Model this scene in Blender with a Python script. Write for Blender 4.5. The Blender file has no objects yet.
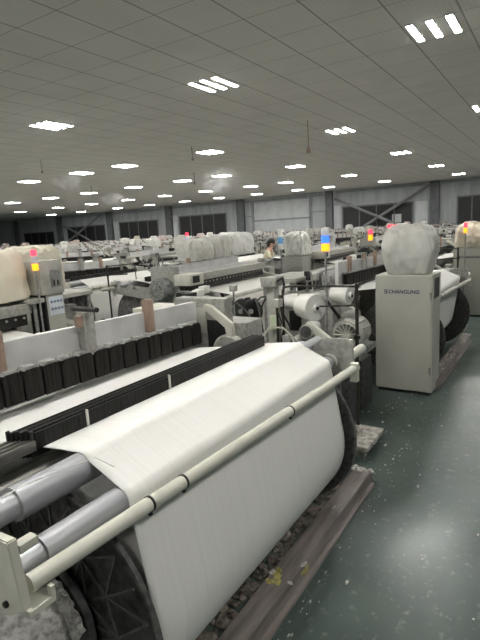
import bpy, bmesh, math, random
from mathutils import Vector, Matrix, noise
R = random.Random(7)
S = bpy.context.scene
COL = S.collection
PI = math.pi
PITCH, PAIR = 5.45, 6.6          # loom spacing along the row, spacing of the row pairs

# ------------------------------------------------------------------ materials
def mat(name, col, rough=.5, metal=0, var=.12, scale=9, col2=None, bump=0, stretch=(1, 1, 1), emit=None, strength=0, coat=0, spec=.5, alpha=None, detail=4):
    m = bpy.data.materials.new(name); m.use_nodes = True
    nt = m.node_tree; N = nt.nodes; L = nt.links
    b = N['Principled BSDF']
    b.inputs['Roughness'].default_value = rough
    b.inputs['Metallic'].default_value = metal
    b.inputs['Specular IOR Level'].default_value = spec
    b.inputs['Coat Weight'].default_value = coat
    tc = N.new('ShaderNodeTexCoord'); mp = N.new('ShaderNodeMapping'); mp.inputs['Scale'].default_value = stretch
    nz = N.new('ShaderNodeTexNoise'); nz.inputs['Scale'].default_value = scale; nz.inputs['Detail'].default_value = detail
    rp = N.new('ShaderNodeValToRGB')
    c2 = col2 or tuple(c * (1 - var * 2) for c in col)
    rp.color_ramp.elements[0].color = (*c2, 1); rp.color_ramp.elements[0].position = .34
    rp.color_ramp.elements[1].color = (*col, 1); rp.color_ramp.elements[1].position = .58
    L.new(tc.outputs['Object'], mp.inputs[0]); L.new(mp.outputs[0], nz.inputs['Vector'])
    L.new(nz.outputs[0], rp.inputs[0]); L.new(rp.outputs[0], b.inputs['Base Color'])
    if bump:
        bp = N.new('ShaderNodeBump'); bp.inputs['Strength'].default_value = bump; bp.inputs['Distance'].default_value = .01
        L.new(nz.outputs[0], bp.inputs['Height']); L.new(bp.outputs[0], b.inputs['Normal'])
    if emit:
        b.inputs['Emission Color'].default_value = (*emit, 1); b.inputs['Emission Strength'].default_value = strength
    if alpha is not None:
        b.inputs['Alpha'].default_value = alpha
    return m

M = {}
M['machine'] = mat('machine_paint', (.44, .435, .385), .45, var=.14, scale=5)
M['dusty'] = mat('dusty_machine_paint', (.37, .365, .33), .6, var=.15, scale=24, bump=.15)
M['offwhite'] = mat('offwhite_paint', (.58, .57, .49), .4, var=.05, scale=12)
M['cabinet'] = mat('cabinet_paint', (.40, .395, .34), .45, var=.04, scale=3)
M['cabinet_edge'] = mat('cabinet_side_tone', (.47, .465, .40), .45, var=.04, scale=3)  # same hue as the door, a step paler
M['steel'] = mat('roller_steel', (.44, .445, .46), .45, metal=.45, var=.08, scale=6, stretch=(.3, 4, 4))
M['grey'] = mat('grey_metal', (.30, .30, .29), .5, metal=.3, var=.2, scale=20)
M['rod'] = mat('rail_steel', (.24, .23, .21), .5, metal=.4, var=.25, scale=10, stretch=(.4, 6, 6))
M['black'] = mat('black_plastic', (.016, .016, .016), .5, var=.2, scale=30)
M['drop'] = mat('dropper_black', (.022, .021, .020), .55, var=.35, scale=160, stretch=(1, .05, .05), spec=.2)
M['heald'] = mat('heald_black', (.022, .019, .017), .6, var=.4, scale=120, stretch=(1, .05, .03), spec=.15)
M['cap'] = mat('heald_cap_grey', (.33, .33, .31), .6, var=.2, scale=30)
M['flange_inner'] = mat('flange_inner_face', (.16, .148, .14), .55, var=.2, scale=10)
M['flange'] = mat('flange_black', (.010, .010, .010), .5, var=.2, scale=20)
M['rib'] = mat('flange_rib', (.13, .128, .12), .5, var=.2, scale=20)
M['rim'] = mat('flange_rim', (.115, .11, .105), .5, var=.3, scale=25)
M['panel'] = mat('pale_panel', (.66, .655, .64), .4, var=.09, scale=4)
M['brown'] = mat('brown_post', (.36, .25, .19), .5, var=.15, scale=12)
M['pole'] = mat('dark_pole', (.052, .047, .037), .4, metal=.4, var=.25, scale=18)
M['plate'] = mat('lint_dusted_plate', (.50, .48, .43), .8, var=.28, scale=16, bump=.4)
M['beam'] = mat('floor_beam_paint', (.27, .235, .22), .45, col2=(.13, .11, .10), scale=6, stretch=(.35, 2.6, 2.6), bump=.3, detail=8)
M['lint'] = mat('lint', (.60, .585, .54), .95, var=.25, scale=60, bump=.9, detail=8)
M['lintgrey'] = mat('lint_grey', (.38, .37, .345), .95, col2=(.17, .165, .15), scale=38, bump=1., detail=9)
M['lintdrum'] = mat('lint_dusted_motor', (.25, .26, .25), .8, col2=(.10, .11, .105), scale=16, bump=.5)
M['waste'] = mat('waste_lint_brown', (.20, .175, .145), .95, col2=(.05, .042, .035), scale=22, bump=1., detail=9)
M['yarn'] = mat('yarn_white', (.80, .785, .73), .75, var=.03, scale=60)
M['plastic'] = mat('clear_sheeting', (.80, .79, .73), .28, var=.06, scale=7, alpha=.62)
M['white_cover'] = mat('white_sheeting', (.74, .735, .69), .4, var=.08, scale=6)
M['cream'] = mat('cream_cloth', (.74, .69, .555), .8, var=.07, scale=4)
M['pinkcover'] = mat('pale_pink_cloth', (.62, .52, .48), .8, var=.09, scale=4)
M['darkgrey'] = mat('dark_grey_cast', (.075, .077, .075), .6, var=.3, scale=18)
M['ink'] = mat('ink_blue', (.02, .03, .085), .5, var=.02)
M['sticker'] = mat('sticker_paper', (.62, .66, .70), .4, var=.02)
M['stickerink'] = mat('sticker_symbol', (.30, .38, .50), .5, var=.02)
M['green'] = mat('pale_green_tape', (.62, .70, .50), .5, var=.05)
M['red_on'] = mat('lamp_red', (.8, .05, .08), .3, var=.01, emit=(1, .04, .09), strength=.85)
M['amber_on'] = mat('lamp_amber', (.9, .4, .02), .3, var=.01, emit=(1, .33, .01), strength=.8)
M['blue_on'] = mat('lamp_blue', (.05, .15, .8), .3, var=.01, emit=(.04, .16, 1), strength=.7)
M['clear'] = mat('lamp_clear', (.7, .7, .72), .2, var=.02)
M['bluepaint'] = mat('blue_label', (.16, .42, .75), .4, var=.05)
M['yellow'] = mat('yellow_paint', (.68, .60, .20), .6, var=.15, scale=60)
M['skin'] = mat('skin', (.50, .30, .22), .5, var=.05)
M['hair'] = mat('hair', (.015, .012, .012), .5, var=.2, scale=60)
M['vest'] = mat('cream_top', (.70, .66, .47), .8, var=.12, scale=14)
M['trouser'] = mat('dark_trousers', (.04, .04, .05), .8, var=.1)
M['wall'] = mat('wall_panel', (.42, .445, .45), .65, var=.12, scale=1.3, stretch=(1, 1, .15))
M['wallwhite'] = mat('wall_white_panel', (.58, .605, .61), .55, var=.06, scale=1.2)
M['trimdark'] = mat('column_grey', (.14, .148, .155), .6, var=.12, scale=2)
M['trim'] = mat('trim_grey', (.30, .32, .325), .6, var=.12, scale=2)
M['pane'] = mat('dark_pane', (.020, .020, .021), .5, var=.3, scale=4, stretch=(1, 6, .2))
M['brace'] = mat('brace_steel', (.22, .225, .23), .6, var=.1, scale=3)

def sheet_material():
    m = mat('warp_threads', (.84, .83, .80), .6, var=.02, scale=5)
    nt = m.node_tree; N = nt.nodes; L = nt.links; b = N['Principled BSDF']
    tc = N.new('ShaderNodeTexCoord'); mp = N.new('ShaderNodeMapping'); mp.inputs['Scale'].default_value = (420, 1.1, 1.1)
    nz = N.new('ShaderNodeTexNoise'); nz.inputs['Scale'].default_value = 1; nz.inputs['Detail'].default_value = 3
    rp = N.new('ShaderNodeValToRGB')
    rp.color_ramp.elements[0].position = .30; rp.color_ramp.elements[0].color = (.75, .735, .70, 1)
    rp.color_ramp.elements[1].position = .52; rp.color_ramp.elements[1].color = (.83, .815, .775, 1)
    bp = N.new('ShaderNodeBump'); bp.inputs['Strength'].default_value = .04; bp.inputs['Distance'].default_value = .001
    L.new(tc.outputs['Object'], mp.inputs[0]); L.new(mp.outputs[0], nz.inputs['Vector'])
    L.new(nz.outputs[0], rp.inputs[0]); L.new(rp.outputs[0], b.inputs['Base Color'])
    L.new(nz.outputs[0], bp.inputs['Height']); L.new(bp.outputs[0], b.inputs['Normal'])
    return m
M['sheet'] = sheet_material()
M['shed'] = mat('warp_shed_threads', (.80, .795, .77), .7, col2=(.42, .42, .41), scale=1, stretch=(300, 1.5, 1.5))

def floor_material():
    m = mat('green_floor', (.080, .108, .097), .3, col2=(.040, .058, .051), scale=.9, detail=9, spec=.5)
    nt = m.node_tree; N = nt.nodes; L = nt.links; b = N['Principled BSDF']
    tc = N.new('ShaderNodeTexCoord'); nz = N.new('ShaderNodeTexNoise'); nz.inputs['Scale'].default_value = 2.3; nz.inputs['Detail'].default_value = 8
    rp = N.new('ShaderNodeMapRange'); rp.inputs[3].default_value = .20; rp.inputs[4].default_value = .46
    L.new(tc.outputs['Object'], nz.inputs['Vector']); L.new(nz.outputs[0], rp.inputs[0]); L.new(rp.outputs[0], b.inputs['Roughness'])
    # thin pale scuffs and lint dust
    n2 = N.new('ShaderNodeTexNoise'); n2.inputs['Scale'].default_value = 14; n2.inputs['Detail'].default_value = 12; n2.inputs['Roughness'].default_value = .72
    r2 = N.new('ShaderNodeValToRGB'); r2.color_ramp.elements[0].position = .56; r2.color_ramp.elements[1].position = .80
    mx = N.new('ShaderNodeMixRGB'); mx.inputs[2].default_value = (.30, .30, .28, 1)
    base = [l for l in L if l.to_socket == b.inputs['Base Color']][0].from_socket
    L.new(tc.outputs['Object'], n2.inputs['Vector']); L.new(n2.outputs[0], r2.inputs[0]); L.new(r2.outputs[0], mx.inputs[0])
    L.new(base, mx.inputs[1]); L.new(mx.outputs[0], b.inputs['Base Color'])
    return m
M['floor'] = floor_material()

def ceiling_material():
    m = mat('ceiling_tiles', (.74, .725, .68), .8, var=.03, scale=.8)
    nt = m.node_tree; N = nt.nodes; L = nt.links; b = N['Principled BSDF']
    base = [l for l in L if l.to_socket == b.inputs['Base Color']][0].from_socket
    tc = N.new('ShaderNodeTexCoord'); sx = N.new('ShaderNodeSeparateXYZ'); L.new(tc.outputs['Object'], sx.inputs[0])
    def line(out, off, pitch, w):
        a = N.new('ShaderNodeMath'); a.operation = 'SUBTRACT'; a.inputs[1].default_value = off; L.new(out, a.inputs[0])
        d = N.new('ShaderNodeMath'); d.operation = 'DIVIDE'; d.inputs[1].default_value = pitch; L.new(a.outputs[0], d.inputs[0])
        f = N.new('ShaderNodeMath'); f.operation = 'FRACT'; L.new(d.outputs[0], f.inputs[0])
        c = N.new('ShaderNodeMath'); c.operation = 'LESS_THAN'; c.inputs[1].default_value = w / pitch; L.new(f.outputs[0], c.inputs[0])
        return c.outputs[0]
    def mix(fac, colr, prev, amt):
        k = N.new('ShaderNodeMath'); k.operation = 'MULTIPLY'; k.inputs[1].default_value = amt; L.new(fac, k.inputs[0])
        x = N.new('ShaderNodeMixRGB'); x.inputs[2].default_value = (*colr, 1); L.new(k.outputs[0], x.inputs[0]); L.new(prev, x.inputs[1]); return x.outputs[0]
    o = base
    o = mix(line(sx.outputs[0], 7.32 - .01, .1, .018), (.3, .3, .29), o, .10)        # fine perforation rows inside the tiles
    o = mix(line(sx.outputs[1], 3.98 - .01, .1, .018), (.3, .3, .29), o, .10)
    o = mix(line(sx.outputs[0], 7.32 - .016, 1.2, .026), (.10, .10, .10), o, .42)
    o = mix(line(sx.outputs[1], 3.98 - .018, 1.115, .034), (.06, .06, .06), o, .55)
    L.new(o, b.inputs['Base Color'])
    return m
M['ceiling'] = ceiling_material()
M['strip'] = mat('light_strip', (.9, .9, .9), .4, var=.01, emit=(1, .985, .95), strength=56)

def mist_material(dens):
    m = bpy.data.materials.new('water_mist'); m.use_nodes = True
    nt = m.node_tree; N = nt.nodes; L = nt.links
    N.remove(N['Principled BSDF'])
    v = N.new('ShaderNodeVolumePrincipled'); v.inputs['Color'].default_value = (.9, .9, .9, 1); v.inputs['Anisotropy'].default_value = .2
    tc = N.new('ShaderNodeTexCoord'); nz = N.new('ShaderNodeTexNoise'); nz.inputs['Scale'].default_value = 2.2; nz.inputs['Detail'].default_value = 6
    r = N.new('ShaderNodeMapRange'); r.inputs[1].default_value = .45; r.inputs[2].default_value = .75; r.inputs[3].default_value = 0; r.inputs[4].default_value = dens
    L.new(tc.outputs['Object'], nz.inputs['Vector']); L.new(nz.outputs[0], r.inputs[0])
    c0 = N.new('ShaderNodeVectorMath'); c0.operation = 'SUBTRACT'; c0.inputs[1].default_value = (.5, .5, .5)
    ln = N.new('ShaderNodeVectorMath'); ln.operation = 'LENGTH'
    fo = N.new('ShaderNodeMapRange'); fo.interpolation_type = 'SMOOTHSTEP'; fo.inputs[1].default_value = .1; fo.inputs[2].default_value = .48; fo.inputs[3].default_value = 1; fo.inputs[4].default_value = 0
    ml = N.new('ShaderNodeMath'); ml.operation = 'MULTIPLY'
    L.new(tc.outputs['Generated'], c0.inputs[0]); L.new(c0.outputs[0], ln.inputs[0]); L.new(ln.outputs['Value'], fo.inputs[0])
    L.new(r.outputs[0], ml.inputs[0]); L.new(fo.outputs[0], ml.inputs[1]); L.new(ml.outputs[0], v.inputs['Density'])
    L.new(v.outputs[0], N['Material Output'].inputs['Volume'])
    return m
M['mist'] = mist_material(5.0); M['haze'] = mist_material(.55)

# ------------------------------------------------------------------ mesh builder
class MB:
    def __init__(s): s.bm = bmesh.new()
    def box(s, x0, x1, y0, y1, z0, z1, bev=0):
        x0, x1 = min(x0, x1), max(x0, x1); y0, y1 = min(y0, y1), max(y0, y1); z0, z1 = min(z0, z1), max(z0, z1)
        t = bmesh.new()
        v = [t.verts.new(p) for p in ((x0,y0,z0),(x1,y0,z0),(x1,y1,z0),(x0,y1,z0),(x0,y0,z1),(x1,y0,z1),(x1,y1,z1),(x0,y1,z1))]
        for f in ((3,2,1,0),(4,5,6,7),(0,1,5,4),(1,2,6,5),(2,3,7,6),(3,0,4,7)): t.faces.new([v[i] for i in f])
        if bev:
            bmesh.ops.bevel(t, geom=t.edges[:], offset=bev, segments=2, affect='EDGES', profile=.6)
        s.merge(t); return s
    def merge(s, t, mtx=None):
        if mtx is not None: bmesh.ops.transform(t, matrix=mtx, verts=t.verts[:])
        me = bpy.data.meshes.new('tmp'); t.to_mesh(me); t.free(); s.bm.from_mesh(me); bpy.data.meshes.remove(me)
    def tube(s, a, b, r, n=16, r2=None, caps=True):
        a, b = Vector(a), Vector(b); d = (b - a).normalized(); r2 = r if r2 is None else r2
        u = d.orthogonal().normalized(); w = d.cross(u)
        A, B = [], []
        for i in range(n):
            t = 2 * PI * i / n; q = u * math.cos(t) + w * math.sin(t)
            A.append(s.bm.verts.new(a + q * r)); B.append(s.bm.verts.new(b + q * r2))
        for i in range(n): s.bm.faces.new((A[i], A[(i+1)%n], B[(i+1)%n], B[i]))
        if caps: s.bm.faces.new(A[::-1]); s.bm.faces.new(B)
        return s
    def path(s, pts, r, n=8):
        pts = [Vector(p) for p in pts]; rings = []
        up = None
        for i, p in enumerate(pts):
            d = (pts[min(i+1, len(pts)-1)] - pts[max(i-1, 0)]).normalized()
            u = d.orthogonal().normalized() if up is None else (up - d * up.dot(d)).normalized()
            up = u; w = d.cross(u)
            rings.append([s.bm.verts.new(p + (u * math.cos(2*PI*k/n) + w * math.sin(2*PI*k/n)) * r) for k in range(n)])
        for A, B in zip(rings, rings[1:]):
            for k in range(n): s.bm.faces.new((A[k], A[(k+1)%n], B[(k+1)%n], B[k]))
        s.bm.faces.new(rings[0][::-1]); s.bm.faces.new(rings[-1]); return s
    def prism(s, poly, a0, a1, axis='x', bev=0):
        f = {'x': lambda p, a: (a, p[0], p[1]), 'y': lambda p, a: (p[0], a, p[1]), 'z': lambda p, a: (p[0], p[1], a)}[axis]
        t = bmesh.new()
        A = [t.verts.new(f(p, a0)) for p in poly]; B = [t.verts.new(f(p, a1)) for p in poly]; n = len(poly)
        t.faces.new(A[::-1]); t.faces.new(B)
        for i in range(n): t.faces.new((A[i], A[(i+1)%n], B[(i+1)%n], B[i]))
        bmesh.ops.recalc_face_normals(t, faces=t.faces[:])
        if bev: bmesh.ops.bevel(t, geom=t.edges[:], offset=bev, segments=2, affect='EDGES')
        s.merge(t); return s
    def lathe(s, prof, o, axis='x', n=40):
        o = Vector(o); ax = {'x': Vector((1,0,0)), 'y': Vector((0,1,0)), 'z': Vector((0,0,1))}[axis]
        u = ax.orthogonal().normalized(); w = ax.cross(u); rings = []
        for r, t in prof:
            rings.append([s.bm.verts.new(o + ax*t + (u*math.cos(2*PI*k/n) + w*math.sin(2*PI*k/n)) * max(r, 1e-4)) for k in range(n)])
        for A, B in zip(rings, rings[1:]):
            for k in range(n): s.bm.faces.new((A[k], A[(k+1)%n], B[(k+1)%n], B[k]))
        s.bm.faces.new(rings[0][::-1]); s.bm.faces.new(rings[-1]); return s
    def blob(s, c, rx, ry, rz, sub=2, amp=.25, freq=9, seed=0):
        t = bmesh.new(); bmesh.ops.create_icosphere(t, subdivisions=sub, radius=1)
        for v in t.verts:
            d = 1 + amp * noise.noise(Vector(v.co) * freq * .3 + Vector((seed, seed*1.7, 0)))
            v.co = Vector((v.co.x*rx*d + c[0], v.co.y*ry*d + c[1], v.co.z*rz*d + c[2]))
        s.merge(t); return s
    def build(s, name, material, parent=None, origin=(0,0,0), angle=.6):
        bm = s.bm
        bmesh.ops.recalc_face_normals(bm, faces=bm.faces[:])
        o_ = Vector(origin)
        for v in bm.verts: v.co -= o_
        me = bpy.data.meshes.new(name); bm.to_mesh(me); bm.free()
        for p in me.polygons: p.use_smooth = True
        me.set_sharp_from_angle(angle=angle)
        me.materials.append(material)
        ob = bpy.data.objects.new(name, me); COL.objects.link(ob)
        if parent is not None: ob.parent = parent
        return ob

def tag(o, label=None, cat=None, group=None, kind=None):
    if label: o['label'] = label
    if cat: o['category'] = cat
    if group: o['group'] = group
    if kind: o['kind'] = kind
    return o
def empty(name, loc, rz=0):
    o = bpy.data.objects.new(name, None); COL.objects.link(o); o.location = loc; o.rotation_euler = (0, 0, rz); o.empty_display_size = .2
    return o
CHILD = {}
def kids(o):
    return [c for c in ALLKIDS.get(o.name, [])]
ALLKIDS = {}
def index_kids():
    ALLKIDS.clear()
    for o in bpy.data.objects:
        if o.parent: ALLKIDS.setdefault(o.parent.name, []).append(o)
def copy_tree(o, parent=None, skip=()):
    c = o.copy(); COL.objects.link(c); c.parent = parent
    for ch in kids(o):
        if ch.name.split('.')[0] not in skip: copy_tree(ch, c, skip)
    return c

# ------------------------------------------------------------------ loom, authored in place of the nearest one
O = (2.2, 2.4, 0)
AY, AZ, FR = 1.712, .598, .560       # warp beam axis and flange radius
X0, X1 = 1.17, 3.15                  # thread sheet edges

def yarn_and_sheet(root, beam, rr):
    """white yarn on the beam (radius rr) and the sheet of threads that rises from it over the rollers to the healds"""
    m = MB().lathe([(rr - .01, 0), (rr, .006), (rr, X1 - X0 + .026), (rr - .01, X1 - X0 + .034)], (X0 - .015, AY, AZ), 'x', 72)
    m.build('wound_yarn', M['sheet'], beam, O)
    # path of the sheet in the y-z plane
    pts = [(2.80, 1.186), (2.47, 1.20), (2.2, 1.225), (1.95, 1.262), (1.80, 1.286), (1.68, 1.301)]
    c, r = (1.56, 1.245), .066
    for k in range(9):
        a = math.radians(92 + k * 6.2); pts.append((c[0] + r * math.cos(a), c[1] + r * math.sin(a)))
    c, r = (1.36, 1.160), .052
    for k in range(10):
        a = math.radians(118 + k * 8); pts.append((c[0] + r * math.cos(a), c[1] + r * math.sin(a)))
    # tangent from the lower roller to the roll
    last = Vector(pts[-1]); d = Vector((AY, AZ)) - last; D = d.length; base = math.atan2(d.y, d.x)
    off = math.asin(min(.99, (rr + .004) / D)); L = math.sqrt(max(D*D - rr*rr, .01))
    dirn = base - off
    tp = (last.x + L * math.cos(dirn), last.y + L * math.sin(dirn))
    for k in range(1, 5): pts.append((last.x + (tp[0] - last.x) * k / 4, last.y + (tp[1] - last.y) * k / 4))
    a0 = math.atan2(pts[-1][1] - AZ, pts[-1][0] - AY)
    if a0 < 0: a0 += 2 * PI
    for k in range(1, 30):
        a = a0 + k * math.radians(4); pts.append((AY + (rr + .0035) * math.cos(a), AZ + (rr + .0035) * math.sin(a)))
    bm = bmesh.new(); nx = 60; rows = []
    for j, (y, z) in enumerate(pts):
        row = []
        for i in range(nx + 1):
            t = i / nx; x = X0 + (X1 - X0) * t
            sag = .0015 * noise.noise(Vector((x * 5, y * 3, z * 3)))
            row.append(bm.verts.new((x, y - sag, z + sag)))
        rows.append(row)
    for a, b in zip(rows, rows[1:]):
        for i in range(nx): bm.faces.new((a[i], a[i+1], b[i+1], b[i]))
    m = MB(); m.merge(bm); ob = m.build('thread_sheet', M['sheet'], root, O, angle=1.2)
    sd = ob.modifiers.new('thickness', 'SOLIDIFY'); sd.thickness = .003; sd.offset = 1
    return ob

def make_flange(beam, x, sgn):
    """ribbed plastic disc; the ribs stand on the outer face (sgn = direction of the outer face)"""
    m = MB().lathe([(.10, 0), (FR - .02, 0), (FR - .02, .018), (.10, .018)], (x - .009, AY, AZ), 'x', 72)
    f = m.build('flange', M['flange' if sgn < 0 else 'flange_inner'], beam, O)
    MB().lathe([(FR - .012, -.013), (FR, -.010), (FR, .010), (FR - .012, .013), (FR - .024, .012), (FR - .024, -.012), (FR - .012, -.013)], (x, AY, AZ), 'x', 72).build('rim', M['rim'], f, O)
    m = MB()
    xa, xb = (x + sgn * .008, x + sgn * .022)
    def P(r, a): return (AY + r * math.cos(a), AZ + r * math.sin(a))
    def bar(p, q, w=.0045):
        p, q = Vector(p), Vector(q); d = (q - p).normalized(); n = Vector((-d.y, d.x)) * w
        m.prism([p + n, q + n, q - n, p - n], min(xa, xb), max(xa, xb), 'x')
    n = 12
    for k in range(n):
        a = 2 * PI * k / n; b = a + PI / n; c = a + 2 * PI / n
        bar(P(.19, a), P(.34, a)); bar(P(.34, a), P(FR - .035, b)); bar(P(.34, c), P(FR - .035, b)); bar(P(.19, a), P(.34, c)) if k % 2 else bar(P(.19, c), P(.34, a))
        bar(P(.34, a), P(.34, c)) if k % 3 else None
        bar(P(.34, a), P(FR - .035, a))
    m.lathe([(.17, 0), (.195, 0), (.195, .03), (.17, .03), (.17, 0)], (min(xa, xb), AY, AZ), 'x', 40)
    m.build('ribs', M['rib'], f, O)
    return f

def rollers(root, full):
    """back rest roller, tension roller, support tube and guard pipe; short ones where a cabinet stands at the end"""
    B = lambda mb, name, mk, par=root: mb.build(name, M[mk], par, O)
    xs = .872 if full else 1.08
    r = B(MB().tube((xs, 1.56, 1.245), (3.22, 1.56, 1.245), .063, 36), 'back_rest_roller', 'steel')
    if full: MB().tube((.785, 1.56, 1.245), (xs, 1.56, 1.245), .049, 30).tube((.6, 1.56, 1.245), (.79, 1.56, 1.245), .042, 28).build('roller_journal', M['steel'], r, O)
    MB().tube((3.22, 1.56, 1.245), (3.5, 1.56, 1.245), .04, 24).build('roller_journal', M['steel'], r, O)
    xs = .825 if full else 1.08
    r = B(MB().tube((xs, 1.36, 1.160), (3.2, 1.36, 1.160), .050, 36), 'tension_roller', 'steel')
    if full: MB().tube((.70, 1.36, 1.160), (xs, 1.36, 1.160), .038, 28).build('roller_journal', M['steel'], r, O)
    MB().tube((3.2, 1.36, 1.160), (3.31, 1.36, 1.160), .036, 24).build('roller_journal', M['steel'], r, O)
    MB().lathe([(.044, 0), (.058, 0), (.058, .03), (.044, .03), (.044, 0)], (3.235, 1.36, 1.16), 'x', 28).build('bearing_ring', M['machine'], r, O)
    B(MB().tube((.6 if full else 1.08, 1.78, 1.19), (3.36, 1.78, 1.19), .030, 22), 'support_tube', 'rod')
    pa, pb = Vector((.72, 1.272, 1.150)), Vector((3.33, 1.185, 1.118))
    p0 = pa if full else pa.lerp(pb, .145)
    p = B(MB().tube(p0, pb, .0285, 28), 'guard_pipe', 'offwhite')
    d = (pb - pa).normalized()
    for x in (1.225, 1.418, 2.331):
        c = pa + (pb - pa) * (x - pa.x) / (pb.x - pa.x)
        MB().tube(c - d * .005, c + d * .005, .0315, 24).box(c.x - .006, c.x + .006, c.y - .006, c.y + .006, c.z - .047, c.z - .028).build('strap', M['black'], p, O)

def build_loom():
    root = empty('weaving_loom', O)
    B = lambda mb, name, mk, par=root: mb.build(name, M[mk], par, O)
    # --- frame
    poly = [(2.12, 0), (2.12, 1.06), (2.32, 1.20), (2.32, 1.58), (2.86, 1.58), (2.90, 1.20), (3.75, 1.04), (3.95, .92), (3.95, 0), (3.6, 0), (3.5, .25), (2.6, .25), (2.5, 0)]
    B(MB().prism(poly, 3.33, 3.46, 'x', .008), 'side_frame', 'dusty')
    B(MB().prism([(y, min(z, 1.30)) for y, z in poly], .44, .57, 'x', .008), 'side_frame', 'machine')
    for x, nm in ((.50, 'end_bearing'), (3.36, 'beam_bearing')):
        B(MB().prism([(2.13, .28), (1.66, .44), (1.60, .58), (1.66, .72), (2.13, .86)], x, x + .07, 'x', .006), nm, 'darkgrey')
    B(MB().box(.57, 3.33, 2.75, 2.87, .30, .42, .01), 'cross_member', 'machine')
    B(MB().box(.57, 3.33, 3.6, 3.72, .2, .34, .01), 'cross_member', 'machine')
    # --- warp beam
    core = MB().tube((1.07, AY, AZ), (1.10, AY, AZ), .150, 36).tube((3.26, AY, AZ), (3.40, AY, AZ), .12, 28).tube((1.1, AY, AZ), (3.25, AY, AZ), .11, 24)
    beam = B(core, 'warp_beam', 'darkgrey')
    m = MB()
    t = bmesh.new(); n, k = 44, 14
    rings = []
    for j in range(k + 1):
        x = .56 + .50 * j / k
        rings.append([t.verts.new((x, AY + (0.180 + .009 * noise.noise(Vector((x * 22, math.cos(2*PI*i/n) * 4, math.sin(2*PI*i/n) * 4)))) * math.cos(2*PI*i/n), AZ + (0.180 + .009 * noise.noise(Vector((x * 22, math.cos(2*PI*i/n) * 4, math.sin(2*PI*i/n) * 4)))) * math.sin(2*PI*i/n))) for i in range(n)])
    for a, b in zip(rings, rings[1:]):
        for i in range(n): t.faces.new((a[i], a[(i+1) % n], b[(i+1) % n], b[i]))
    t.faces.new(rings[0]); t.faces.new(rings[-1][::-1])
    m.merge(t); m.build('hub_shaft', M['lintgrey'], beam, O)
    MB().lathe([(.15, 0), (.235, .004), (.245, .03), (.15, .034), (.15, 0)], (1.045, AY, AZ), 'x', 48).build('hub_collar', M['darkgrey'], beam, O)
    m = MB()
    for i in range(9):
        a = 1.2 + i * .21
        m.blob((1.015, AY + .215 * math.cos(a), AZ + .215 * math.sin(a)), .022, .04, .04, 2, .7, 9, i)
    m.build('lint_clump', M['lintgrey'], beam, O)
    make_flange(beam, 1.122, -1); make_flange(beam, 3.215, 1)
    # --- rollers, guard pipe, brackets
    rollers(root, True)
    b = B(MB().prism([(1.232, 1.338), (1.205, 1.13), (1.285, 1.085), (1.5, 1.04), (2.12, .98), (2.12, 1.24), (1.5, 1.31), (1.30, 1.335)], .655, .685, 'x', .004), 'end_bracket', 'offwhite')
    MB().box(.685, .745, 1.225, 1.262, 1.285, 1.312, .004).build('bracket_tab', M['offwhite'], b, O)
    MB().box(.685, .775, 1.225, 1.30, 1.075, 1.098, .004).box(.760, .775, 1.225, 1.245, 1.09, 1.13, .003).build('pipe_clamp', M['offwhite'], b, O)
    MB().tube((.645, 1.31, 1.22), (.66, 1.31, 1.22), .013, 6).build('bolt', M['black'], b, O)
    MB().tube((.645, 1.28, 1.13), (.66, 1.28, 1.13), .010, 6).build('bolt', M['black'], b, O)
    B(MB().box(.55, .655, 1.34, 1.6, 1.0, 1.13, .008), 'bearing_block', 'machine')
    b = B(MB().prism([(1.20, 1.08), (1.42, 1.06), (2.12, .98), (2.12, 1.2), (1.5, 1.26), (1.42, 1.315), (1.25, 1.325), (1.21, 1.28)], 3.315, 3.345, 'x', .004), 'roller_bracket', 'dusty')
    MB().box(3.345, 3.40, 1.23, 1.34, 1.25, 1.31, .01).build('bracket_tab', M['offwhite'], b, O)
    MB().box(3.27, 3.32, 1.16, 1.215, 1.02, 1.16, .006).build('pipe_clamp', M['offwhite'], b, O)
    MB().tube((3.345, 1.245, 1.185), (3.62, 1.245, 1.185), .036, 22).tube((3.62, 1.245, 1.185), (3.65, 1.245, 1.185), .018, 12).build('bracket_tube', M['offwhite'], b, O)
    # --- dropper bank
    bank = B(MB().box(X0 - .03, X1 - .08, 1.795, 1.808, 1.287, 1.362, .002), 'dropper_bank', 'drop')
    for k in range(1, 6):
        y = 1.797 + k * .017
        MB().box(X0 - .032 - .010 * k, X1 - .08, y, y + .009, 1.25, 1.366 + .002 * (k % 2), .002).build('dropper_row', M['drop'], bank, O)
    for k in range(7):
        y = 1.800 + k * .0175
        MB().box(.46, X0 - .03, y - .005, y + .005, 1.285 + .02 * (k % 3), 1.330 + .006 * (k % 2), .002).build('dropper_rail', M['rod'], bank, O)
    for k in range(6):
        y = 1.801 + k * .017; x = X0 - .034 - .010 * k
        MB().box(x - .016, x, y - .004, y + .006, 1.335, 1.372 + .006 * (k % 2), .002).build('rail_clip', M['black'], bank, O)
    for x in (1.407, 1.985):
        MB().box(x - .004, x + .004, 1.780, 1.792, 1.295, 1.375, .002).build('separator_pin', M['yarn'], bank, O)
    B(MB().path([(.55, 1.50, 1.31), (.9, 1.52, 1.318), (1.17, 1.47, 1.312), (1.22, 1.42, 1.26)], .0018, 5), 'loose_thread', 'yarn')
    # --- healds
    hb = B(MB().prism([(1.05, 1.26), (3.26, 1.26), (3.26, 1.565), (1.05, 1.620)], 2.56, 2.61, 'y', .004), 'heald_panel', 'panel')
    N = 16; w = (3.20 - 1.17) / N
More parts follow.
